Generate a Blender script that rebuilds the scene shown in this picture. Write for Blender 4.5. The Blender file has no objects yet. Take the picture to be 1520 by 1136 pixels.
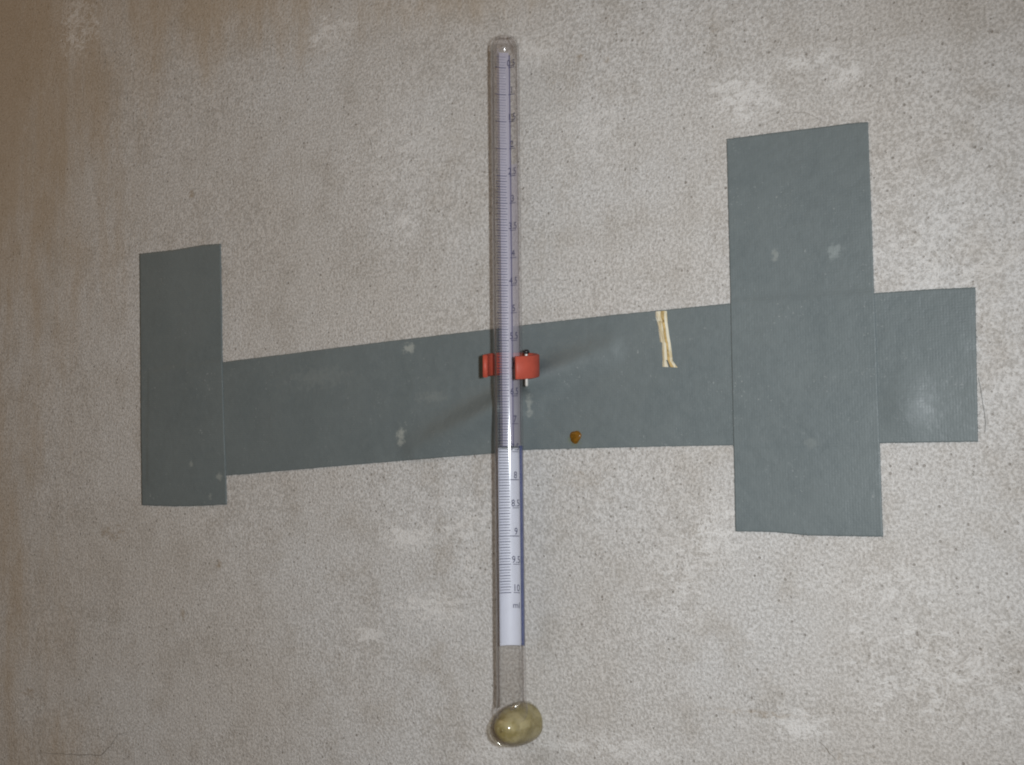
import bpy, bmesh, math, random
import numpy as np
from mathutils import Vector, Matrix

random.seed(7)
rng = np.random.default_rng(11)
S = bpy.context.scene
COL = S.collection

# ------------------------------------------------------------------ camera
YAW, PITCH, ROLL = math.radians(29.0), math.radians(3.7), math.radians(0.88)
F_PX, W_PX, H_PX = 1815.0, 1520.0, 1136.0
DIST = 0.478                       # metres from lens to the wall along the axis
fwd = Vector((-math.sin(YAW) * math.cos(PITCH), math.cos(YAW) * math.cos(PITCH), math.sin(PITCH)))
right0 = fwd.cross(Vector((0, 0, 1))).normalized()
up0 = right0.cross(fwd).normalized()
cr, sr = math.cos(ROLL), math.sin(ROLL)
cam_right = right0 * cr - up0 * sr
cam_up = up0 * cr + right0 * sr
cam_pos = -fwd * DIST
M = Matrix((cam_right, cam_up, -fwd)).transposed().to_4x4()
M.translation = cam_pos
cam_d = bpy.data.cameras.new('camera')
cam_d.sensor_fit = 'HORIZONTAL'
cam_d.sensor_width = 36.0
cam_d.lens = 36.0 * F_PX / W_PX
cam_d.clip_start = 0.01
cam_d.clip_end = 50.0
cam = bpy.data.objects.new('camera', cam_d)
COL.objects.link(cam)
cam.matrix_world = M
S.camera = cam

# ------------------------------------------------------------------ light
world = bpy.data.worlds.new('World')
S.world = world
world.use_nodes = True
bg = world.node_tree.nodes['Background']
bg.inputs['Color'].default_value = (1.0, 0.75, 0.52, 1)
bg.inputs['Strength'].default_value = 0.15

# the flash of the camera, a hand's width to the right of the lens
fl = bpy.data.lights.new('flash', 'SPOT')
fl.energy = 7.6
fl.color = (0.92, 0.97, 1.0)
fl.shadow_soft_size = 0.009
fl.spot_size = math.radians(96)
fl.spot_blend = 1.0
flash = bpy.data.objects.new('flash', fl)
COL.objects.link(flash)
flash.location = cam_pos + cam_right * 0.038 + cam_up * 0.010
FLASH_AIM = Vector((-0.045, 0.0, -0.040))
flash.rotation_euler = (FLASH_AIM - flash.location).to_track_quat('-Z', 'Y').to_euler()

# the warm room lamp, up to the left and out of the picture
rl = bpy.data.lights.new('room_lamp', 'POINT')
rl.energy = 2.6
rl.color = (1.0, 0.66, 0.36)
rl.shadow_soft_size = 0.32
room = bpy.data.objects.new('room_lamp', rl)
COL.objects.link(room)
room.location = (-0.50, -0.52, 0.55)

S.view_settings.view_transform = 'Standard'
S.view_settings.look = 'None'
S.view_settings.gamma = 1.0
S.view_settings.exposure = 0.0
S.view_settings.use_curve_mapping = False
S.cycles.transparent_max_bounces = 48
S.cycles.max_bounces = 5
S.cycles.diffuse_bounces = 2
S.cycles.glossy_bounces = 3
S.cycles.filter_width = 2.0


# ------------------------------------------------------------------ helpers
def wp(px, py, y=0.0):
    """point on the plane at depth y that the photograph shows at px, py"""
    d = fwd * F_PX + cam_right * (px - W_PX / 2) - cam_up * (py - H_PX / 2)
    t = (y - cam_pos.y) / d.y
    return cam_pos + d * t


def tag(o, label=None, cat=None, group=None, kind=None):
    if label: o['label'] = label
    if cat: o['category'] = cat
    if group: o['group'] = group
    if kind: o['kind'] = kind
    return o


def mesh_obj(name, verts, faces, mat, parent=None, smooth=True):
    me = bpy.data.meshes.new(name)
    me.from_pydata([tuple(v) for v in verts], [], faces)
    me.validate()
    me.update()
    if smooth:
        me.polygons.foreach_set('use_smooth', [True] * len(me.polygons))
    me.materials.append(mat)
    o = bpy.data.objects.new(name, me)
    COL.objects.link(o)
    if parent is not None:
        o.parent = parent
        o.matrix_parent_inverse = Matrix.Translation(-parent.location)
    return o


def empty(name, loc):
    o = bpy.data.objects.new(name, None)
    o.empty_display_size = 0.01
    COL.objects.link(o)
    o.location = loc
    return o


class Lattice:
    """smooth value noise on a lattice, evaluated with numpy"""
    def __init__(self, cell, seed):
        self.c = cell
        self.t = np.random.default_rng(seed).uniform(-1, 1, (256, 256))

    def __call__(self, x, z):
        u, v = np.asarray(x) / self.c + 100.3, np.asarray(z) / self.c + 100.7
        i, j = np.floor(u).astype(int), np.floor(v).astype(int)
        fu, fv = u - i, v - j
        fu, fv = fu * fu * (3 - 2 * fu), fv * fv * (3 - 2 * fv)
        g = lambda a, b: self.t[a % 256, b % 256]
        return (g(i, j) * (1 - fu) * (1 - fv) + g(i + 1, j) * fu * (1 - fv)
                + g(i, j + 1) * (1 - fu) * fv + g(i + 1, j + 1) * fu * fv)


N1, N2, N3, N4 = Lattice(0.06, 1), Lattice(0.018, 2), Lattice(0.0052, 3), Lattice(0.0021, 4)


def wall_low(x, z):                       # height of the plaster out of the wall plane, long waves
    return 0.0005 * N1(x, z) + 0.00013 * N2(x, z)


def smooth(e0, e1, x):
    t = np.clip((x - e0) / (e1 - e0), 0, 1)
    return t * t * (3 - 2 * t)


# ------------------------------------------------------------------ node helpers
def new_mat(name):
    m = bpy.data.materials.new(name)
    m.use_nodes = True
    nt = m.node_tree
    nt.nodes.clear()
    out = nt.nodes.new('ShaderNodeOutputMaterial')
    return m, nt, out


class NB:
    def __init__(self, nt):
        self.nt = nt
        self.co = nt.nodes.new('ShaderNodeTexCoord').outputs['Object']

    def n(self, typ, **kw):
        nd = self.nt.nodes.new(typ)
        for k, v in kw.items():
            setattr(nd, k, v)
        return nd

    def link(self, a, b):
        self.nt.links.new(a, b)

    def noise(self, scale, detail=2.0, rough=0.5, vec=None, stretch=None, dist=0.0):
        v = vec or self.co
        if stretch:
            mp = self.n('ShaderNodeMapping')
            mp.inputs['Scale'].default_value = stretch
            self.link(v, mp.inputs['Vector'])
            v = mp.outputs['Vector']
        nd = self.n('ShaderNodeTexNoise')
        nd.inputs['Scale'].default_value = scale
        nd.inputs['Detail'].default_value = detail
        nd.inputs['Roughness'].default_value = rough
        nd.inputs['Distortion'].default_value = dist
        self.link(v, nd.inputs['Vector'])
        return nd.outputs['Fac']

    def ramp(self, fac, a, b, lo=0.0, hi=1.0):
        mr = self.n('ShaderNodeMapRange', interpolation_type='SMOOTHSTEP')
        self.link(fac, mr.inputs['Value'])
        mr.inputs['From Min'].default_value = a
        mr.inputs['From Max'].default_value = b
        mr.inputs['To Min'].default_value = lo
        mr.inputs['To Max'].default_value = hi
        return mr.outputs['Result']

    def math(self, op, a, b=None, clamp=False):
        m = self.n('ShaderNodeMath', operation=op, use_clamp=clamp)
        for i, v in enumerate((a, b)):
            if v is None: continue
            if isinstance(v, (int, float)):
                m.inputs[i].default_value = v
            else:
                self.link(v, m.inputs[i])
        return m.outputs[0]

    def mix(self, fac, a, b, mode='MIX'):
        m = self.n('ShaderNodeMix', data_type='RGBA', blend_type=mode)
        for i, v in ((0, fac), (6, a), (7, b)):
            if isinstance(v, (int, float)):
                m.inputs[i].default_value = v
            elif isinstance(v, tuple):
                m.inputs[i].default_value = (*v, 1.0)
            else:
                self.link(v, m.inputs[i])
        return m.outputs[2]

    def spot(self, p, rx, rz, warp, soft=0.5):
        """mask of an irregular patch centred on p; warp is a noise value that frays its edge"""
        mp = self.n('ShaderNodeMapping', vector_type='POINT')
        mp.inputs['Location'].default_value = (-p.x / rx, 0, -p.z / rz)
        mp.inputs['Scale'].default_value = (1 / rx, 0, 1 / rz)
        self.link(self.co, mp.inputs['Vector'])
        ln = self.n('ShaderNodeVectorMath', operation='LENGTH')
        self.link(mp.outputs['Vector'], ln.inputs[0])
        d = self.math('ADD', ln.outputs['Value'], self.math('MULTIPLY', self.math('SUBTRACT', warp, 0.5), 3.2))
        return self.ramp(d, 1.0, 1.0 - soft, 0, 1)

    def principled(self, out, col, rough, normal=None, spec=0.5):
        p = self.n('ShaderNodeBsdfPrincipled')
        for k, v in (('Base Color', col), ('Roughness', rough)):
            if isinstance(v, tuple):
                p.inputs[k].default_value = (*v, 1)
            elif isinstance(v, (int, float)):
                p.inputs[k].default_value = v
            else:
                self.link(v, p.inputs[k])
        p.inputs['Specular IOR Level'].default_value = spec
        if normal is not None:
            self.link(normal, p.inputs['Normal'])
        self.link(p.outputs[0], out.inputs['Surface'])
        return p

    def bump(self, h, dist, strength=1.0, normal=None):
        b = self.n('ShaderNodeBump')
        b.inputs['Distance'].default_value = dist
        b.inputs['Strength'].default_value = strength
        self.link(h, b.inputs['Height'])
        if normal is not None:
            self.link(normal, b.inputs['Normal'])
        return b.outputs['Normal']


# ------------------------------------------------------------------ materials
def plaster_material():
    m, nt, out = new_mat('plaster')
    b = NB(nt)
    big = b.noise(9, 3, 0.6)
    mid = b.noise(48, 5, 0.66)
    grain = b.noise(900, 2, 0.65)
    grain2 = b.noise(1500, 1, 0.6)
    fray = b.noise(230, 5, 0.80, stretch=(0.75, 1, 1.5), dist=0.6)
    at = b.n('ShaderNodeAttribute', attribute_name='marks')
    sp = b.n('ShaderNodeSeparateColor')
    b.link(at.outputs['Color'], sp.inputs[0])
    bloom, smear, stain = sp.outputs[0], sp.outputs[1], sp.outputs[2]
    col = b.mix(b.ramp(big, 0.3, 0.7), (0.480, 0.460, 0.436), (0.515, 0.510, 0.503))
    col = b.mix(b.ramp(mid, 0.45, 0.72, 0, .8), col, (0.420, 0.398, 0.370))
    # sand grain
    col = b.mix(b.ramp(grain, 0.34, 0.66), b.mix(1.0, col, (0.81, 0.80, 0.79), 'MULTIPLY'),
                b.mix(1.0, col, (1.14, 1.14, 1.15), 'MULTIPLY'))
    col = b.mix(b.ramp(grain2, 0.59, 0.74, 0, 0.5), col, (0.20, 0.18, 0.16))
    # single dark grains and pits
    vo = b.n('ShaderNodeTexVoronoi', feature='F1')
    vo.inputs['Scale'].default_value = 460
    b.link(b.co, vo.inputs['Vector'])
    sel = b.n('ShaderNodeSeparateColor')
    b.link(vo.outputs['Color'], sel.inputs[0])
    size = b.math('MULTIPLY', sel.outputs[1], 0.15)
    pit = b.ramp(b.math('SUBTRACT', vo.outputs['Distance'], size), 0.10, 0.0)
    pit = b.math('MULTIPLY', pit, b.ramp(sel.outputs[0], 0.50, 0.96, 0, 0.6))
    col = b.mix(pit, col, (0.18, 0.155, 0.13))
    # brown water stain in the upper left corner, running down in streaks
    streak = b.noise(30, 5, 0.68, stretch=(1.8, 1, 0.40))
    stt = b.math('ADD', stain, b.math('MULTIPLY', b.math('SUBTRACT', streak, 0.5), 1.6))
    stt = b.math('MULTIPLY', b.ramp(stt, 0.15, 0.95), b.ramp(stain, 0.0, 0.4, 0, 0.62))
    col = b.mix(stt, col, (0.365, 0.280, 0.185))
    # lime bloom: thin pale crusts
    fr = b.math('SUBTRACT', fray, 0.5)
    # ragged chalky core plus thin scratches round it
    core = b.ramp(b.math('ADD', bloom, b.math('MULTIPLY', fr, 4.2)), 0.56, 0.86, 0, .68)
    scr = b.ramp(b.math('ABSOLUTE', b.math('SUBTRACT', b.noise(85, 4, 0.7, dist=0.8), 0.5)), 0.030, 0.006, 0, .55)
    blm = b.math('MAXIMUM', core, b.math('MULTIPLY', scr, b.ramp(bloom, 0.1, 0.5)))
    blm = b.math('MULTIPLY', blm, b.ramp(bloom, 0.0, 0.15))
    rest = b.math('MULTIPLY', b.ramp(b.noise(62, 6, 0.78), 0.58, 0.74), 0.5)
    blm = b.math('MAXIMUM', blm, rest)
    col = b.mix(blm, col, (0.66, 0.65, 0.64))
    sm = b.ramp(b.math('ADD', smear, b.math('MULTIPLY', fr, 2.0)), 0.40, 1.0, 0, .7)
    sm = b.math('MULTIPLY', sm, b.ramp(smear, 0.0, 0.15))
    col = b.mix(sm, col, (0.27, 0.21, 0.145))
    h = b.math('ADD', grain, b.math('MULTIPLY', grain2, 0.5))
    h = b.math('ADD', h, b.math('MULTIPLY', mid, 1.8))
    h = b.math('SUBTRACT', h, b.math('MULTIPLY', pit, 0.9))
    nrm = b.bump(h, 0.00060, 0.85)
    b.principled(out, col, 0.92, nrm, 0.2)
    return m


# places of the marks on the plaster: photo position, half width, half height, strength
BLOOM = ((490, 52, .013, .007, .7), (1100, 142, .012, .009, .8), (1195, 88, .012, .004, .7),
         (1250, 112, .006, .004, .8), (590, 335, .010, .007, .6), (605, 797, .011, .006, .9),
         (690, 778, .012, .010, .65), (640, 902, .016, .007, .8), (545, 942, .007, .003, .9),
         (700, 840, .006, .008, .6), (1190, 1076, .010, .005, .9), (1060, 790, .012, .014, .6),
         (905, 1110, .034, .005, .6), (1010, 870, .014, .024, .45), (795, 75, .009, .007, .7),
         (740, 1115, .014, .005, .6), (1380, 1000, .04, .025, .42), (1400, 420, .03, .03, .4),
         (120, 40, .014, .016, .6), (880, 195, .02, .02, .42), (600, 230, .03, .03, .38), (1330, 870, .03, .01, .42))
SMEAR = ((1130, 1060, .020, .0014, .8), (1260, 1122, .014, .003, .5), (855, 712, .014, .008, .42),
         (168, 790, .016, .006, .6), (272, 912, .0018, .004, .95), (325, 838, .002, .0026, .9),
         (285, 287, .002, .003, .9), (45, 1028, .006, .003, .7), (900, 90, .0016, .002, .9), (860, 85, .0016, .002, .8),
         (830, 130, .02, .012, .35), (1060, 30, .02, .012, .4), (1350, 60, .02, .008, .35), (600, 870, .02, .01, .3))
STAIN = ((-60, 120, .120, .150, .95), (330, -20, .110, .036, .75), (-40, 760, .070, .160, .55), (700, -20, .12, .018, .5),
         (60, 1130, .06, .03, .5))


def marks_field(spec, X, Z):
    f = np.zeros_like(X)
    for px, py, rx, rz, k in spec:
        p = wp(px, py)
        d = np.sqrt(((X - p.x) / rx) ** 2 + ((Z - p.z) / rz) ** 2)
        f = np.maximum(f, k * np.clip(1.25 - 0.75 * d, 0, 1))
    return f


def tape_material(name, marks=(), halo=None):
    m, nt, out = new_mat(name)
    b = NB(nt)
    big = b.noise(32, 3, 0.55)
    fine = b.noise(260, 4, 0.65)
    fray = b.noise(330, 5, 0.7)
    col = b.mix(b.ramp(big, 0.32, 0.68), (0.123, 0.148, 0.156), (0.138, 0.163, 0.170))
    col = b.mix(b.ramp(fine, 0.35, 0.70, 0, 0.35), col, (0.146, 0.173, 0.178))
    # dust caught in the cloth
    dust = b.math('MULTIPLY', b.ramp(b.noise(900, 2, 0.6), 0.63, 0.75), b.ramp(b.noise(60, 3, 0.6), 0.45, 0.7, 0.05, 0.5))
    col = b.mix(dust, col, (0.36, 0.38, 0.38))
    for px, py, rx, rz, k, c in marks:
        s = b.math('MULTIPLY', b.spot(wp(px, py), rx, rz, fray, 0.8), k)
        col = b.mix(s, col, c)
    # cloth weave: threads across and along
    def weave(axis):
        w = b.n('ShaderNodeTexWave', wave_type='BANDS', bands_direction=axis)
        w.inputs['Scale'].default_value = 330
        w.inputs['Distortion'].default_value = 1.2
        w.inputs['Detail'].default_value = 1.0
        w.inputs['Detail Scale'].default_value = 0.4
        b.link(b.co, w.inputs['Vector'])
        return w.outputs['Fac']
    h = b.math('ADD', b.math('MULTIPLY', weave('X'), 0.07), b.math('MULTIPLY', weave('Z'), 0.07))
    h = b.math('ADD', h, b.math('MULTIPLY', fine, 0.9))
    h = b.math('ADD', h, b.math('MULTIPLY', b.noise(80, 3, 0.6), 2.2))
    nrm = b.bump(h, 0.00022, 0.8)
    nrm = b.bump(b.noise(700, 2, 0.6), 0.00012, 0.7, nrm)
    b.principled(out, col, b.ramp(fine, 0.3, 0.7, 0.42, 0.6), nrm, 0.42)
    return m


def plain(name, col, rough, spec=0.5, var=0.0, scale=300, bumpd=0.0, metal=0.0):
    m, nt, out = new_mat(name)
    b = NB(nt)
    nz = b.noise(scale, 4, 0.6)
    c = b.mix(b.ramp(nz, 0.3, 0.7), tuple(v * (1 - var) for v in col), tuple(min(1, v * (1 + var)) for v in col))
    nrm = b.bump(nz, bumpd, 1.0) if bumpd else None
    p = b.principled(out, c, rough, nrm, spec)
    p.inputs['Metallic'].default_value = metal
    return m


def glass_material(name, clear, edge, rough=0.05, gl=0.75, lo=0.035, power=3.0, gp=5.0):
    """thin glass: lets light straight through, takes up more of it where it is seen edge on, shines by angle"""
    m, nt, out = new_mat(name)
    b = NB(nt)
    lw = b.n('ShaderNodeLayerWeight')
    lw.inputs['Blend'].default_value = 0.5
    f = lw.outputs['Facing']
    edgef = b.math('POWER', f, power)
    tr = b.n('ShaderNodeBsdfTransparent')
    b.link(b.mix(edgef, clear, edge), tr.inputs['Color'])
    gs = b.n('ShaderNodeBsdfGlossy')
    gs.inputs['Roughness'].default_value = rough
    gs.inputs['Color'].default_value = (1, 1, 1, 1)
    mx = b.n('ShaderNodeMixShader')
    b.link(b.math('ADD', b.math('MULTIPLY', b.math('POWER', f, gp), gl), lo, True), mx.inputs[0])
    b.link(tr.outputs[0], mx.inputs[1])
    b.link(gs.outputs[0], mx.inputs[2])
    b.link(mx.outputs[0], out.inputs['Surface'])
    return m


PLASTER = plaster_material()
GREY = (0.33, 0.35, 0.33)
TAPE_LONG = tape_material('grey_tape_long', marks=(
    (607, 517, .0042, .0026, .75, GREY), (598, 648, .0032, .0050, .75, GREY), (788, 602, .0022, .0055, .6, GREY),
    (855, 652, .0040, .0036, .55, (0.13, 0.15, 0.07)), (640, 590, .010, .003, .15, GREY),
    (1370, 600, .008, .010, .15, (0.26, 0.29, 0.31)), (470, 560, .02, .006, .12, GREY)))  # patch near the right end: flash sheen put into the colour
TAPE_LEFT = tape_material('grey_tape_left', marks=(
    (325, 708, .0025, .0026, .5, GREY), (285, 690, .0016, .002, .4, GREY), (312, 738, .0015, .002, .4, GREY)))
TAPE_RIGHT = tape_material('grey_tape_right', marks=(
    (1240, 374, .0030, .0034, .38, (0.34, 0.38, 0.38)), (1152, 378, .0020, .0028, .4, GREY),
    (1205, 660, .004, .002, .15, GREY)))

# ------------------------------------------------------------------ the plaster wall
def build_wall():
    c = wp(760, 568)
    x0, x1, z0, z1 = -0.62, 0.62, -0.46, 0.46
    nx, nz = 860, 640
    xs, zs = np.linspace(x0, x1, nx), np.linspace(z0, z1, nz)
    X, Z = np.meshgrid(xs, zs)
    H = wall_low(X, Z) + 0.00009 * N3(X, Z) + 0.00007 * N4(X, Z)
    co = np.stack([X, -H, Z], -1).reshape(-1, 3)
    idx = np.arange(nx * nz).reshape(nz, nx)
    q = np.stack([idx[:-1, :-1], idx[:-1, 1:], idx[1:, 1:], idx[1:, :-1]], -1).reshape(-1, 4)
    n = len(co)
    # back and edges: the wall is a slab 12 cm thick
    back = np.array([[x0, .12, z0], [x1, .12, z0], [x1, .12, z1], [x0, .12, z1]])
    co = np.vstack([co, back])
    faces = q.tolist()
    faces.append([n + 3, n + 2, n + 1, n])
    faces.append([n, n + 1] + idx[0, ::-1].tolist())
    faces.append([n + 1, n + 2] + idx[::-1, -1].tolist())
    faces.append([n + 2, n + 3] + idx[-1, :].tolist())
    faces.append([n + 3, n] + idx[:, 0].tolist())
    me = bpy.data.meshes.new('plaster_wall')
    me.from_pydata(co.tolist(), [], faces)
    me.update()
    sm = [True] * len(q) + [False] * 5
    me.polygons.foreach_set('use_smooth', sm)
    at = me.color_attributes.new('marks', 'FLOAT_COLOR', 'POINT')
    cols = np.zeros((len(co), 4)); cols[:, 3] = 1
    for k, spec in enumerate((BLOOM, SMEAR, STAIN)):
        cols[:n, k] = marks_field(spec, X, Z).ravel()
    at.data.foreach_set('color', cols.ravel())
    me.materials.append(PLASTER)
    o = bpy.data.objects.new('plaster_wall', me)
    COL.objects.link(o)
    tag(o, 'rough pale grey plaster wall with brown stains in its upper left corner', 'wall', kind='structure')
    return o


wall = build_wall()


# fine open cracks in the plaster
CRACK = plain('crack_dark', (0.20, 0.17, 0.14), 0.95, 0.1)
def crack(points, width):
    vs, fs = [], []
    pts = []
    for (a, b_) in zip(points[:-1], points[1:]):
        for k in range(6):
            t = k / 6
            pts.append((a[0] + (b_[0] - a[0]) * t + random.uniform(-1.2, 1.2), a[1] + (b_[1] - a[1]) * t + random.uniform(-1.2, 1.2)))
    pts.append(points[-1])
    n = len(pts)
    P = [wp(*p) for p in pts]
    for i, p in enumerate(P):
        d = (P[min(i + 1, n - 1)] - P[max(i - 1, 0)]).normalized()
        s = Vector((-d.z, 0, d.x))
        w = width * (0.25 + 0.75 * math.sin(math.pi * (i + .5) / n)) * random.uniform(.6, 1.3)
        h = -float(wall_low(p.x, p.z)) - 0.00022
        for q in (p + s * w, p - s * w):
            vs.append((q.x, h, q.z))
        if i:
            k = 2 * i
            fs.append((k - 2, k - 1, k + 1, k))
    o = mesh_obj('crack', vs, fs, CRACK, wall)
    return o


crack([(60, 1118), (100, 1119), (150, 1122), (165, 1108), (175, 1090), (197, 1086)], 0.00015)
crack([(1125, 190), (1150, 178), (1168, 168), (1196, 168), (1222, 181)], 0.00006)
crack([(1216, 1100), (1226, 1110), (1240, 1128)], 0.00013)
crack([(548, 205), (552, 216)], 0.00018)


# ------------------------------------------------------------------ strips of tape
LONG_TOP = [(222, 553), (338, 537), (480, 519), (600, 504), (735, 488), (785, 482), (900, 469), (990, 460), (1088, 450),
            (1200, 443), (1305, 435), (1380, 430), (1448, 427)]
LONG_BOT = [(222, 716), (338, 706), (480, 694), (600, 684), (735, 673), (785, 668), (900, 665), (990, 663), (1088, 661),
            (1200, 659), (1310, 658), (1380, 657), (1452, 656)]


def line_at(poly, px):
    xs = [p[0] for p in poly]; ys = [p[1] for p in poly]
    return float(np.interp(px, xs, ys))


def ridge(x, z, a, b_, h, w):
    """height of a soft fold from a to b_"""
    A, B = wp(*a), wp(*b_)
    ab = np.array([B.x - A.x, B.z - A.z]); L2 = (ab ** 2).sum()
    t = np.clip(((x - A.x) * ab[0] + (z - A.z) * ab[1]) / L2, 0, 1)
    d2 = (x - A.x - t * ab[0]) ** 2 + (z - A.z - t * ab[1]) ** 2
    return h * np.exp(-d2 / w ** 2) * (1 - 0.75 * t)


def strip(name, corners_a, corners_b, nu, nv, mat, lift, label, jitter=0.00006):
    """sheet between two edge polylines (given along u), lifted off the wall by lift(x, z)"""
    A = [wp(*p) for p in corners_a]; B = [wp(*p) for p in corners_b]
    def samp(P, t):
        f = t * (len(P) - 1); i = min(int(f), len(P) - 2); f -= i
        return P[i].lerp(P[i + 1], f)
    us = np.linspace(0, 1, nu)
    ea = np.array([[samp(A, t).x, samp(A, t).z] for t in us])
    eb = np.array([[samp(B, t).x, samp(B, t).z] for t in us])
    v = np.linspace(0, 1, nv)[:, None, None]
    G = ea[None] * (1 - v) + eb[None] * v
    X, Z = G[..., 0].copy(), G[..., 1].copy()
    js = np.random.default_rng(len(name) + nu)
    for sl in ((0, slice(None)), (-1, slice(None)), (slice(None), 0), (slice(None), -1)):
        k = X[sl].shape[0]
        j1 = np.convolve(js.normal(0, 1, k + 8), np.ones(5) / 5, 'same')[4:-4] + 0.5 * js.normal(0, 1, k)
        X[sl] += jitter * js.normal(0, 1, k) * 0.6 + jitter * 0.5 * j1
        Z[sl] += jitter * js.normal(0, 1, k) * 0.6 + jitter * 0.5 * j1
    Y = -(wall_low(X, Z) + lift(X, Z))
    top = np.stack([X, Y, Z], -1).reshape(-1, 3)
    idx = np.arange(nu * nv).reshape(nv, nu)
    faces = np.stack([idx[:-1, :-1], idx[:-1, 1:], idx[1:, 1:], idx[1:, :-1]], -1).reshape(-1, 4).tolist()
    rim = idx[0, :].tolist() + idx[1:, -1].tolist() + idx[-1, -2::-1].tolist() + idx[-2:0:-1, 0].tolist()
    n = len(top)
    skirt = top[rim].copy(); skirt[:, 1] = -wall_low(skirt[:, 0], skirt[:, 2]) + 0.0002
    for i in range(len(rim)):
        j = (i + 1) % len(rim)
        faces.append([rim[i], rim[j], n + j, n + i])
    nf = len(faces)
    o = mesh_obj(name, np.vstack([top, skirt]), faces, mat)
    fl_ = [True] * nf
    fl_[-len(rim):] = [False] * len(rim)
    o.data.polygons.foreach_set('use_smooth', fl_)
    bm = bmesh.new(); bm.from_mesh(o.data); bmesh.ops.recalc_face_normals(bm, faces=bm.faces)
    # the open underside sits in the plaster; make sure the sheet faces outwards
    up = sum(f.normal.y for f in bm.faces)
    if up > 0: bmesh.ops.reverse_faces(bm, faces=bm.faces)
    bm.to_mesh(o.data); bm.free()
    tag(o, label, 'tape')
    return o


TH = 0.00034
NT1, NT2 = Lattice(0.016, 21), Lattice(0.006, 22)
def lift_long(x, z):
    h = TH + 0.00016 * (NT1(x, z) + 1) * .5 + 0.00003 * NT2(x, z)
    h = h + ridge(x, z, (792, 566), (905, 520), 0.0052, 0.0050)
    h = h + ridge(x, z, (745, 606), (622, 668), 0.0062, 0.0062)
    h = h + ridge(x, z, (770, 620), (840, 560), 0.0005, 0.0040)
    P = wp(1345, 605)
    h = h + 0.0011 * np.exp(-((x - P.x) ** 2 + ((z - P.z) * .8) ** 2) / 0.0075 ** 2)
    return h


long_strip = strip('tape_strip', LONG_TOP, LONG_BOT, 420, 90, TAPE_LONG, lift_long,
                   'long horizontal strip of grey cloth tape running behind the glass tube')
# world lines of the long strip, for the step where the short strips lie across it
LTw = [wp(*p) for p in LONG_TOP]; LBw = [wp(*p) for p in LONG_BOT]
def over_long(x, z):
    zt = np.interp(x, [p.x for p in LTw], [p.z for p in LTw])
    zb = np.interp(x, [p.x for p in LBw], [p.z for p in LBw])
    e = 0.0022
    return smooth(-e, e * .2, zt - z) * smooth(-e, e * .2, z - zb)


def lift_cross(seed):
    a = Lattice(0.02, seed)
    xl, xr = LTw[0].x, LTw[-1].x
    return lambda x, z: TH + 0.00014 * (a(x, z) + 1) * .5 + 0.00026 * over_long(x, z) * smooth(xl - .001, xl, x)


strip('tape_strip', [(207, 377), (260, 371), (300, 364), (327, 362)], [(211, 750), (260, 752), (300, 751), (336, 749)],
      70, 150, TAPE_LEFT, lift_cross(31), 'short upright strip of dark grey cloth tape at the far left end')
strip('tape_strip', [(1079, 207), (1140, 199), (1230, 188), (1262, 184), (1289, 182)],
      [(1092, 789), (1150, 790), (1200, 795), (1260, 796), (1311, 797)],
      110, 230, TAPE_RIGHT, lift_cross(32), 'tall upright strip of grey cloth tape crossing the right part of the long strip')

# a loose thread at the right end of the long strip
THREAD = plain('thread', (0.17, 0.18, 0.18), 0.8)
def tube_along(name, pts, radii, mat, parent=None, seg=10, cap=True):
    n = len(pts); vs, fs = [], []
    P = [Vector(p) for p in pts]
    prev = None
    for i, p in enumerate(P):
        d = (P[min(i + 1, n - 1)] - P[max(i - 1, 0)]).normalized()
        ref = prev if prev is not None else (Vector((1, 0, 0)) if abs(d.x) < .9 else Vector((0, 1, 0)))
        s = (ref - d * ref.dot(d)).normalized(); prev = s
        t = d.cross(s)
        r = radii[i] if hasattr(radii, '__len__') else radii
        for k in range(seg):
            a = 2 * math.pi * k / seg
            vs.append(p + s * math.cos(a) * r + t * math.sin(a) * r)
    for i in range(n - 1):
        for k in range(seg):
            fs.append((i * seg + k, i * seg + (k + 1) % seg, (i + 1) * seg + (k + 1) % seg, (i + 1) * seg + k))
    if cap:
        fs.append(tuple(range(seg - 1, -1, -1)))
        fs.append(tuple((n - 1) * seg + k for k in range(seg)))
    return mesh_obj(name, vs, fs, mat, parent)


tube_along('loose_thread', [wp(1452, 560, -.0003), wp(1456, 580, -.0007), wp(1459, 600, -.0008), wp(1461, 612, -.0007),
                            wp(1463, 628, -.0006), wp(1462, 641, -.0005)], 0.00008, THREAD, long_strip, 6)

# short fibres along the cut ends
strips = [o for o in bpy.data.objects if o.name.startswith('tape_strip')]
by_x = sorted(strips, key=lambda o: sum(v.co.x for v in o.data.vertices) / len(o.data.vertices))
left_strip, right_strip = by_x[0], by_x[-1]
fr = random.Random(3)
for own, a, b_, n, dv in ((right_strip, (1079, 207), (1289, 182), 9, (0, -1)), (right_strip, (1092, 789), (1311, 797), 8, (0, 1)),
                          (long_strip, (1448, 430), (1452, 655), 8, (1, 0)), (left_strip, (211, 750), (336, 749), 5, (0, 1)),
                          (left_strip, (207, 377), (327, 362), 5, (0, -1))):
    for i in range(n):
        t = fr.uniform(.03, .97)
        x, y = a[0] + (b_[0] - a[0]) * t, a[1] + (b_[1] - a[1]) * t
        L = fr.uniform(2.0, 5.5)
        k = fr.uniform(-.8, .8)
        p = [wp(x - dv[0] * 2 + (dv[0] * L + dv[1] * k * L) * u, y - dv[1] * 2 + (dv[1] * L + dv[0] * k * L) * u * (1 if u < .6 else .9),
                -.0005 - .0004 * u) for u in (0, .35, .7, 1.0)]
        tube_along('fibre', p, 0.00006, THREAD, own, 5)

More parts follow.
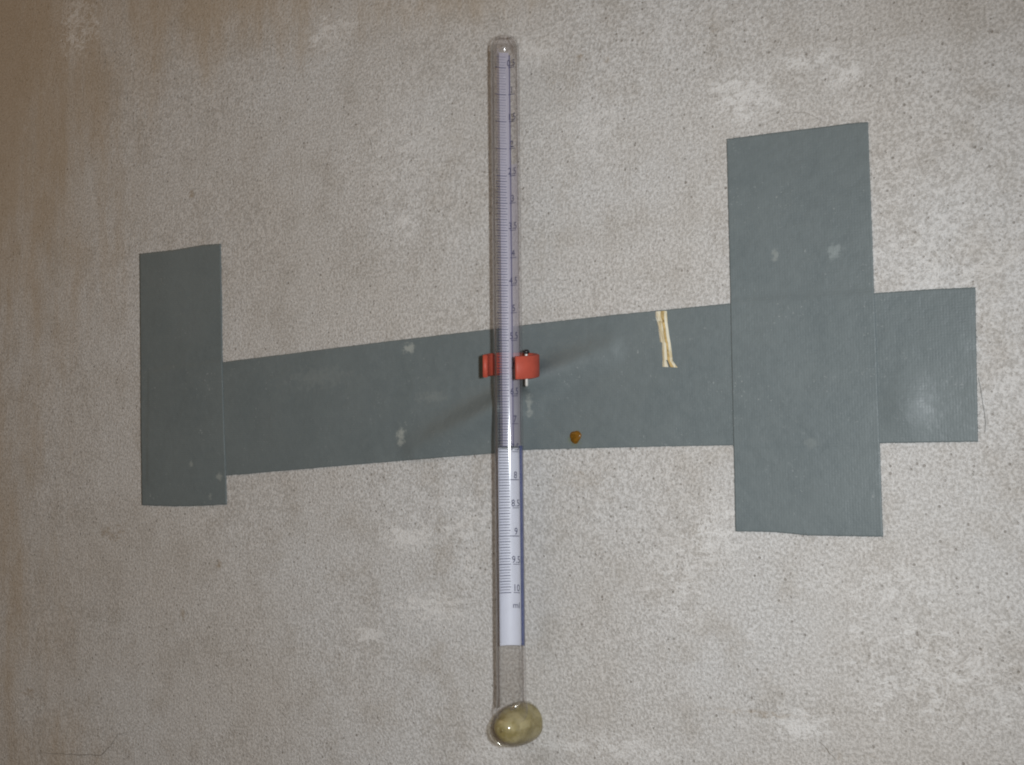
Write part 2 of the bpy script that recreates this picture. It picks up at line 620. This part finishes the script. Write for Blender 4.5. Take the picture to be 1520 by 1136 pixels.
# ------------------------------------------------------------------ things stuck on the tape
def tape_y(x, z, extra=0.0):
    return -float(wall_low(x, z) + lift_long(np.float64(x), np.float64(z))) - extra


SLIVER = None
def sliver():
    m, nt, out = new_mat('dry_sliver')
    b = NB(nt)
    n = b.noise(420, 4, 0.6, stretch=(2.6, 1, .28))
    col = b.mix(b.ramp(n, 0.46, 0.64), (0.68, 0.64, 0.52), (0.52, 0.43, 0.26))
    col = b.mix(b.ramp(b.noise(500, 3, 0.6), 0.60, 0.70, 0, .7), col, (0.66, 0.62, 0.52))
    b.principled(out, col, 0.7, b.bump(n, 0.0003, 0.8), 0.3)
    # flat splinter with two lengthwise ridges, notches along its left edge and a split foot
    left = [(974, 463), (974, 470), (976, 477), (976.5, 479), (978, 486), (979.5, 497), (981, 508), (983.5, 509.5), (984, 520), (985, 534), (985, 545)]
    rgt = [(990.5, 462), (991, 470), (991.5, 477), (991.5, 479), (992.5, 486), (994, 497), (996, 508), (996.5, 510), (998, 522), (999.5, 536), (1007, 546)]
    prof = [0.0, .15, .42, .5, .58, .8, 1.0]
    hgt = [.0003, .00075, .0008, .00045, .00095, .00085, .00025]
    vs, fs = [], []
    for i, (l, r) in enumerate(zip(left, rgt)):
        for t, h in zip(prof, hgt):
            p = wp(l[0] + (r[0] - l[0]) * t, l[1] + (r[1] - l[1]) * t)
            hh = h * (0.25 if (i == 2 and t < .6) else 1) * random.uniform(.85, 1.15)
            vs.append((p.x, tape_y(p.x, p.z, hh), p.z))
    w = len(prof)
    for i in range(len(left) - 1):
        for k in range(w - 1):
            if i == len(left) - 2 and k == 2: continue
            fs.append((i * w + k, i * w + k + 1, (i + 1) * w + k + 1, (i + 1) * w + k))
    # sides down to the tape
    n0 = len(vs)
    ring = [k for k in range(w)] + [i * w + w - 1 for i in range(1, len(left))] + \
           [(len(left) - 1) * w + k for k in range(w - 2, -1, -1)] + [i * w for i in range(len(left) - 2, 0, -1)]
    for k in ring:
        x, y, z = vs[k]; vs.append((x, tape_y(x, z, -.0001), z))
    for i in range(len(ring)):
        j = (i + 1) % len(ring)
        fs.append((ring[i], n0 + i, n0 + j, ring[j]))
    o = mesh_obj('dry_sliver', vs, fs, m, smooth=False)
    o.data.materials.append(plain('sliver_ochre', (0.46, 0.33, 0.14), 0.7, 0.3, 0.25, 500, 0.0002))
    for p in o.data.polygons:
        cols_ = [q % w for q in p.vertices if q < n0]
        if len(cols_) == 4 and min(cols_) in (3, 4): p.material_index = 1
    tag(o, 'cream yellow dry sliver stuck upright on the long grey tape', 'sliver')


sliver()


def droplet():
    m, nt, out = new_mat('amber')
    b = NB(nt)
    n = b.noise(500, 3, 0.6)
    col = b.mix(b.ramp(n, .35, .65), (0.12, 0.055, 0.004), (0.19, 0.085, 0.008))
    b.principled(out, col, 0.25, b.bump(n, .00006, .6), 0.5)
    c = wp(855.5, 649)
    rings, seg = 7, 28
    vs, fs = [(c.x, tape_y(c.x, c.z, .0008), c.z)], []
    for i in range(1, rings + 1):
        t = i / rings
        for k in range(seg):
            a = 2 * math.pi * k / seg
            r = t * (0.00235 + .00012 * math.sin(3 * a + .4) + .00007 * math.sin(5 * a + 2) + .00010 * math.sin(2 * a))
            x, z = c.x + r * math.cos(a) * (1.12 if math.sin(a) > 0 else .98), c.z + r * math.sin(a) * 1.08
            vs.append((x, tape_y(x, z, .0008 * math.sqrt(max(0, 1 - t * t)) - (.00012 if i == rings else 0)), z))
    for k in range(seg):
        fs.append((0, 1 + k, 1 + (k + 1) % seg))
    for i in range(rings - 1):
        for k in range(seg):
            a, b2 = 1 + i * seg + k, 1 + i * seg + (k + 1) % seg
            fs.append((a, a + seg, b2 + seg, b2))
    o = mesh_obj('amber_drop', vs, fs, m)
    tag(o, 'small amber brown dried drop near the lower edge of the long tape', 'drop')


droplet()

# ------------------------------------------------------------------ the graduated glass tube
AX = -0.0120                                   # tube axis this far in front of the wall
P_top, P_bot = wp(749.5, 57, AX), wp(759.5, 1045, AX)
R_OUT, R_IN = 0.00545, 0.0043
axis = (P_top - P_bot).normalized()
AZ = math.radians(29)                          # the print faces the camera side
e_right = Vector((math.cos(AZ), math.sin(AZ), 0)); e_right = (e_right - axis * e_right.dot(axis)).normalized()
e_front = axis.cross(e_right).normalized()
if e_front.y > 0: e_front = -e_front


def axis_at(py):
    """point on the tube axis seen at photo row py"""
    t = 0.5
    lo, hi = -0.2, 1.2
    def row(t):
        p = P_bot.lerp(P_top, t) - cam_pos
        return H_PX / 2 - F_PX * p.dot(cam_up) / p.dot(fwd)
    for _ in range(50):
        mid = (lo + hi) / 2
        if row(mid) > py: lo = mid
        else: hi = mid
    return P_bot.lerp(P_top, lo)


def on_tube(c, ang, r):
    return c + e_right * (math.sin(ang) * r) + e_front * (math.cos(ang) * r)


def lathe(name, stations, mat, parent, a0=-math.pi, a1=math.pi, seg=64):
    """surface round the tube axis; stations = (centre, radius)"""
    full = abs(a1 - a0 - 2 * math.pi) < 1e-6
    k = seg if full else seg + 1
    vs, fs = [], []
    for c, r in stations:
        for i in range(k):
            vs.append(on_tube(c, a0 + (a1 - a0) * i / seg, r))
    for j in range(len(stations) - 1):
        for i in range(seg):
            i2 = (i + 1) % k
            fs.append((j * k + i, j * k + i2, (j + 1) * k + i2, (j + 1) * k + i))
    return mesh_obj(name, vs, fs, mat, parent)


GLASS = glass_material('tube_glass', (0.975, 0.972, 0.975), (0.62, 0.60, 0.60), 0.11, 0.7, 0.018, 3.2, 3.5)
GLASS_B = glass_material('cup_glass', (0.965, 0.96, 0.945), (0.70, 0.67, 0.57), 0.06, 0.45, 0.05, 3.0, 5.0)
GLASS_L = glass_material('cup_lining', (0.97, 0.97, 0.96), (0.97, 0.97, 0.95), 0.2, 0.2, 0.01, 3.0, 5.0)
WATER = glass_material('water', (0.985, 0.985, 0.98), (0.90, 0.91, 0.90), 0.04, 0.3, 0.01, 3.0)
WHITE = plain('milk_glass', (0.67, 0.69, 0.79), 0.45, 0.4, 0.03, 90)
BLUE = plain('blue_enamel', (0.09, 0.125, 0.32), 0.4, 0.4, 0.06, 200)
INK = plain('scale_ink', (0.035, 0.038, 0.10), 0.55, 0.3, 0.15, 700)
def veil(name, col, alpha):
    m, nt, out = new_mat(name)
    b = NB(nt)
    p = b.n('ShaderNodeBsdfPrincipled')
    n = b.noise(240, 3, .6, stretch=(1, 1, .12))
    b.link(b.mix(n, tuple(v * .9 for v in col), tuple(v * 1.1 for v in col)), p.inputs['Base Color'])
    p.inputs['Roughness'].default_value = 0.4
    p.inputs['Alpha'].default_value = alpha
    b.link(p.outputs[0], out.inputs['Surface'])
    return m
VEIL = veil('milk_glass_thin', (0.51, 0.495, 0.60), 0.74)
SHADE_EDGE = veil('shade_edge', (0.115, 0.085, 0.065), 0.72)
VEIL2 = veil('milk_glass_faint', (0.54, 0.52, 0.61), 0.45)
VEIL_SHADE = veil('stripe_shade_veil', (0.33, 0.31, 0.36), 0.42)

tube = empty('measuring_tube', wp(757, 1080, 0))
tag(tube, 'clear glass measuring tube with a blue graduated scale hanging upright on the wall', 'measuring tube')

A = axis_at
def seg_st(py0, py1, r, n):
    return [(A(py0 + (py1 - py0) * i / n), r) for i in range(n + 1)]
top_st = [(P_top + axis * (R_OUT * math.sin(t) * .9 - .004), R_OUT * math.cos(t) ** .75) for t in (0, .3, .6, .85, 1.05, 1.2, 1.3)]
lip = [(P_top - axis * .0008, .0026), (P_top - axis * .0030, .0040), (P_top - axis * .006, R_IN)]
body = seg_st(1029, 130, R_OUT, 30) + [(P_top - axis * .004, R_OUT)]
flare = [(A(y), R_OUT * k) for y, k in ((1070, 0.9), (1062, 1.06), (1056, 1.11), (1050, 1.09), (1044, 1.055), (1037, 1.02))]
lathe('glass_tube', flare + body + top_st + lip, GLASS, tube)
lathe('inner_bore', seg_st(1052, 90, R_IN, 20), glass_material('bore_glass', (0.985, 0.985, 0.985), (0.80, 0.79, 0.80), 0.1, 0.15, 0.003, 4.0), tube)

# milk glass backing: seen wide through the water, narrow in the empty part above
LEVEL, BACK_END = 662, 961
rb = R_OUT * 0.955
def asn(px): return math.asin(max(-1, min(1, px / 20.6)))
def back(off):            # angle on the far half for a sideways offset in photo pixels
    return math.pi - asn(off * R_OUT / rb * 1.0)
def far_strip(name, py0, py1, off0, off1, mat, r=rb, n=16):
    st = seg_st(py1, py0, r, 14)
    return lathe(name, st, mat, tube, back(off1), back(off0), n)
far_strip('white_backing', LEVEL + 3, BACK_END, -16.2, 14.6, WHITE)
far_strip('blue_stripe', LEVEL, BACK_END - 1, 14.6, 19.6, BLUE)
far_strip('milk_stripe', 72, LEVEL, -9.0, 5.0, VEIL)
far_strip('blue_line', 76, LEVEL, 5.0, 7.2, plain('blue_line', (0.16, 0.155, 0.24), 0.4, 0.4))
far_strip('faint_stripe', 240, LEVEL, 7.2, 16.5, VEIL2)
far_strip('milk_stripe_shade', 66, LEVEL, -12.5, -9.0, VEIL_SHADE)  # darker strip beside the milk glass: shade inside the tube, painted as a veil

far_strip('shade_edge_stripe', 72, 1052, -20.6, -16.2, SHADE_EDGE, R_OUT * .985, 8)  # dark limb and shadow line of the glass, painted as a brown veil

# water standing in the lower part, with its hollow surface
wst = seg_st(1050, LEVEL + 1, R_IN * .97, 12)
cw = A(LEVEL + 1)
wst += [(cw - axis * (.0011 * (1 - (r / R_IN) ** 2)), r) for r in (R_IN * .85, R_IN * .6, R_IN * .3, .00001)]
lathe('water', wst, WATER, tube)

# the print, baked on the outside of the glass
R_PR = rb - 0.00005
def on_print(c, a):            # the scale is baked on the far wall of the bore and read through the glass
    return on_tube(c, math.pi - a, R_PR)
def z10(v):                    # row of scale value v (0 at the top, 10 below)
    p = A(54.5).lerp(A(882.0), v / 10.0)
    return p
def build_marks():
    vs, fs = [], []
    def bar(c, a0, a1, h, n=6):
        k0 = len(vs)
        for i in range(n + 1):
            a = a0 + (a1 - a0) * i / n
            vs.append(on_print(c + axis * h, a)); vs.append(on_print(c - axis * h, a))
        for i in range(n):
            fs.append((k0 + 2 * i, k0 + 2 * i + 1, k0 + 2 * i + 3, k0 + 2 * i + 2))
    for i in range(6, 201):
        wear = 0.55 if i < 50 else 1.0        # the first ticks are rubbed thin
        v = i * 0.05
        c = z10(v)
        j = random.uniform(-.02, .02)
        if i % 10 == 0:
            if i in (160, 180):
                bar(c, asn(-16.2), asn(14.2), .00014, 12)
            else:
                bar(c, asn(-16.2), asn(1.0), .00014, 8)
                bar(c, asn(4.5), asn(14.2), .00011, 6)
        elif i % 2 == 0:
            bar(c, asn(-15.8) + j, asn(0.5) + j, .00013 * wear)
        else:
            bar(c, asn(-15.6) + j, asn(-0.5) + j, .00010 * wear)
    mesh_obj('graduation_marks', vs, fs, INK, tube)


def build_numbers():
    vs, fs = [], []
    def text(s, c, a_mid, height, wide=1.0):
        cu = bpy.data.curves.new('numeral', 'FONT')
        cu.body = s; cu.size = 1.0; cu.align_x = 'CENTER'; cu.resolution_u = 3
        ob = bpy.data.objects.new('numeral', cu); COL.objects.link(ob)
        dg = bpy.context.evaluated_depsgraph_get()
        me = ob.evaluated_get(dg).to_mesh()
        k0 = len(vs); sc = height / 0.69
        for v in me.vertices:
            vs.append(on_print(c + axis * (v.co.y * sc), a_mid + v.co.x * sc * wide / R_PR))
        for p in me.polygons:
            fs.append(tuple(k0 + q for q in p.vertices))
        ob.evaluated_get(dg).to_mesh_clear()
        bpy.data.objects.remove(ob); bpy.data.curves.remove(cu)
    for i in range(1, 21):
        v = i * .5
        s = ('%d' % v) if v == int(v) else ('%.1f' % v)
        text(s, z10(v) + axis * .00055, asn(9.4), .0026, 0.80)
    text('ml', A(905), asn(9.0), .0022, 1.0)
    mesh_obj('scale_numbers', vs, fs, INK, tube, smooth=False)


build_marks()
build_numbers()

# cup at the foot: the tube turns into the wall here, closed by a round nose in front
CZ = wp(757, 1080, AX)
yaxis = Vector((0, 1, 0))
def cup(name, prof, mat, lump=0.0, seg=56, parent=tube):
    vs, fs = [], []
    nz = Lattice(0.0035, 77)
    for y, r in prof:
        for k in range(seg):
            a = 2 * math.pi * k / seg
            rr = r * (1 + lump * float(nz(a * .004 + y * .6, y * 1.4)))
            vs.append((CZ.x + rr * math.cos(a), y, CZ.z + rr * math.sin(a)))
    for j in range(len(prof) - 1):
        for k in range(seg):
            k2 = (k + 1) % seg
            fs.append((j * seg + k, j * seg + k2, (j + 1) * seg + k2, (j + 1) * seg + k))
    fs.append(tuple(k for k in range(seg)))
    o = mesh_obj(name, vs, fs, mat, parent)
    return o


def nose(y0, y1, r, flat=1.0, ywall=0.0006, n=16, rw=None):
    """profile from the tip at y0 to the wall"""
    pr = []
    for i in range(n + 1):
        t = (i / n) * math.pi / 2
        pr.append((y1 - (y1 - y0) * math.cos(t), max(1e-5, r * math.sin(t) ** flat)))
    rw = rw or r
    for i in range(1, 7):
        t = i / 6
        pr.append((y1 + (ywall - y1) * t, r + (rw - r) * t * t))
    return pr


def putty_material():
    m, nt, out = new_mat('putty')
    b = NB(nt)
    n = b.noise(170, 4, 0.6)
    col = b.mix(b.ramp(n, 0.36, 0.64), (0.27, 0.225, 0.095), (0.43, 0.375, 0.215))
    vo = b.n('ShaderNodeTexVoronoi', feature='F1')
    vo.inputs['Scale'].default_value = 420
    b.link(b.co, vo.inputs['Vector'])
    col = b.mix(b.ramp(vo.outputs['Distance'], 0.16, 0.05, 0, .5), col, (0.17, 0.135, 0.06))
    p = b.principled(out, col, 0.5, b.bump(b.noise(420, 4, .6), .0007, .8), 0.35)
    p.inputs['Subsurface Weight'].default_value = 0.35
    p.inputs['Subsurface Radius'].default_value = (1.0, 0.8, 0.3)
    p.inputs['Subsurface Scale'].default_value = 0.0015
    return m


cup('glass_cup', nose(-0.0194, -0.0040, 0.0079, .72, rw=.0077), GLASS_B)
cup('cup_lining', nose(-0.0187, -0.0030, 0.0076, .72, rw=.0075), GLASS_L)
cup('putty_filling', nose(-0.0182, -0.0020, 0.0074, .72, ywall=.001, rw=.0072),
    putty_material(), 0.07)

# added beads standing in for the glints round the nose and at the neck
GLINT = glass_material('glint_glass', (0.93, 0.92, 0.88), (0.5, 0.48, 0.40), 0.14, 0.5, 0.30, 3.0, 3.0)
NC = Vector((CZ.x, -0.0121, CZ.z))
def rim_pt(deg, r):
    t = math.radians(deg)
    return NC - e_right * (math.cos(t) * r) - axis * (math.sin(t) * r)
arc = [rim_pt(-12 + 92 * i / 18, .0070) + e_front * .0012 for i in range(19)]
tube_along('rim_glint', arc, [.00012 + .00042 * math.sin(math.pi * i / 18) ** 1.5  for i in range(19)], GLINT, tube, 12)
NB_ = [on_tube(A(1049 - 9 * i / 8), asn(-1.5 + 13.5 * i / 8), R_OUT * 1.03) for i in range(9)]
tube_along('neck_glint', NB_, [.0002 + .00065 * math.sin(math.pi * i / 8) for i in range(9)], GLINT, tube, 12)

# ------------------------------------------------------------------ red clip with its pin
RED = plain('red_plastic', (0.43, 0.072, 0.044), 0.55, 0.45, 0.08, 250, 0.00008)
STEEL = plain('steel', (0.72, 0.71, 0.69), 0.35, 0.6, 0.05, 300, metal=0.45)
BLACK = plain('black_head', (0.012, 0.012, 0.013), 0.35, 0.5)
CC = axis_at(543)
clip = empty('tube_clip', Vector((CC.x, tape_y(CC.x, CC.z), CC.z)))
tag(clip, 'open red plastic clip holding the glass tube against the long tape', 'clip')
tilt = 0.16
def clip_pt(ang, r, h):
    # angle measured from the camera side, positive to the right; the front dips a little
    p = CC + e_right * (math.sin(ang) * r + .0011) + e_front * (math.cos(ang) * r)
    return p + axis * (h - math.cos(ang) * r * tilt)


def band():
    seg, hh, th, R = 60, 0.0040, 0.0009, 0.0099
    a0, a1 = math.radians(9), math.radians(278)
    prof = [(-th, -hh), (-th, hh), (-th * .5, hh + .0003), (th * .5, hh + .0003), (th, hh), (th, -hh), (th * .5, -hh - .0003), (-th * .5, -hh - .0003)]
    vs, fs = [], []
    m = len(prof)
    for i in range(seg + 1):
        a = a0 + (a1 - a0) * i / seg
        # flattened against the tape behind
        r = R
        p0 = clip_pt(a, R, 0)
        lim = tape_y(p0.x, p0.z, .0013)
        for dr, h in prof:
            p = clip_pt(a, r + dr, h)
            if p0.y > lim: p.y -= (p0.y - lim)
            vs.append(p)
    for i in range(seg):
        for k in range(m):
            k2 = (k + 1) % m
            fs.append((i * m + k, i * m + k2, (i + 1) * m + k2, (i + 1) * m + k))
    fs.append(tuple(range(m))); fs.append(tuple(seg * m + k for k in range(m - 1, -1, -1)))
    o = mesh_obj('band', vs, fs, RED, clip)
    bm = bmesh.new(); bm.from_mesh(o.data); bmesh.ops.recalc_face_normals(bm, faces=bm.faces); bm.to_mesh(o.data); bm.free()


band()
pa = math.radians(46)
p_hi, p_lo = clip_pt(pa, .0080, .0056), clip_pt(pa, .0080, -.0074)
pin = tube_along('pin', [p_lo, p_lo.lerp(p_hi, .03), p_lo.lerp(p_hi, .97), p_hi], [.0003, .00058, .00058, .0005], STEEL, clip, 14)
def ball(name, c, r, mat, parent, sq=1.0):
    vs, fs = [], []
    n, s = 8, 16
    for i in range(n + 1):
        t = math.pi * i / n
        for k in range(s):
            a = 2 * math.pi * k / s
            vs.append((c.x + r * math.sin(t) * math.cos(a), c.y + r * math.sin(t) * math.sin(a), c.z + r * sq * math.cos(t)))
    for i in range(n):
        for k in range(s):
            fs.append((i * s + k, i * s + (k + 1) % s, (i + 1) * s + (k + 1) % s, (i + 1) * s + k))
    o = mesh_obj(name, vs, fs, mat, parent)
    return o
hd = ball('pin_head', p_hi, .00125, BLACK, None, .8)
hd.parent = pin
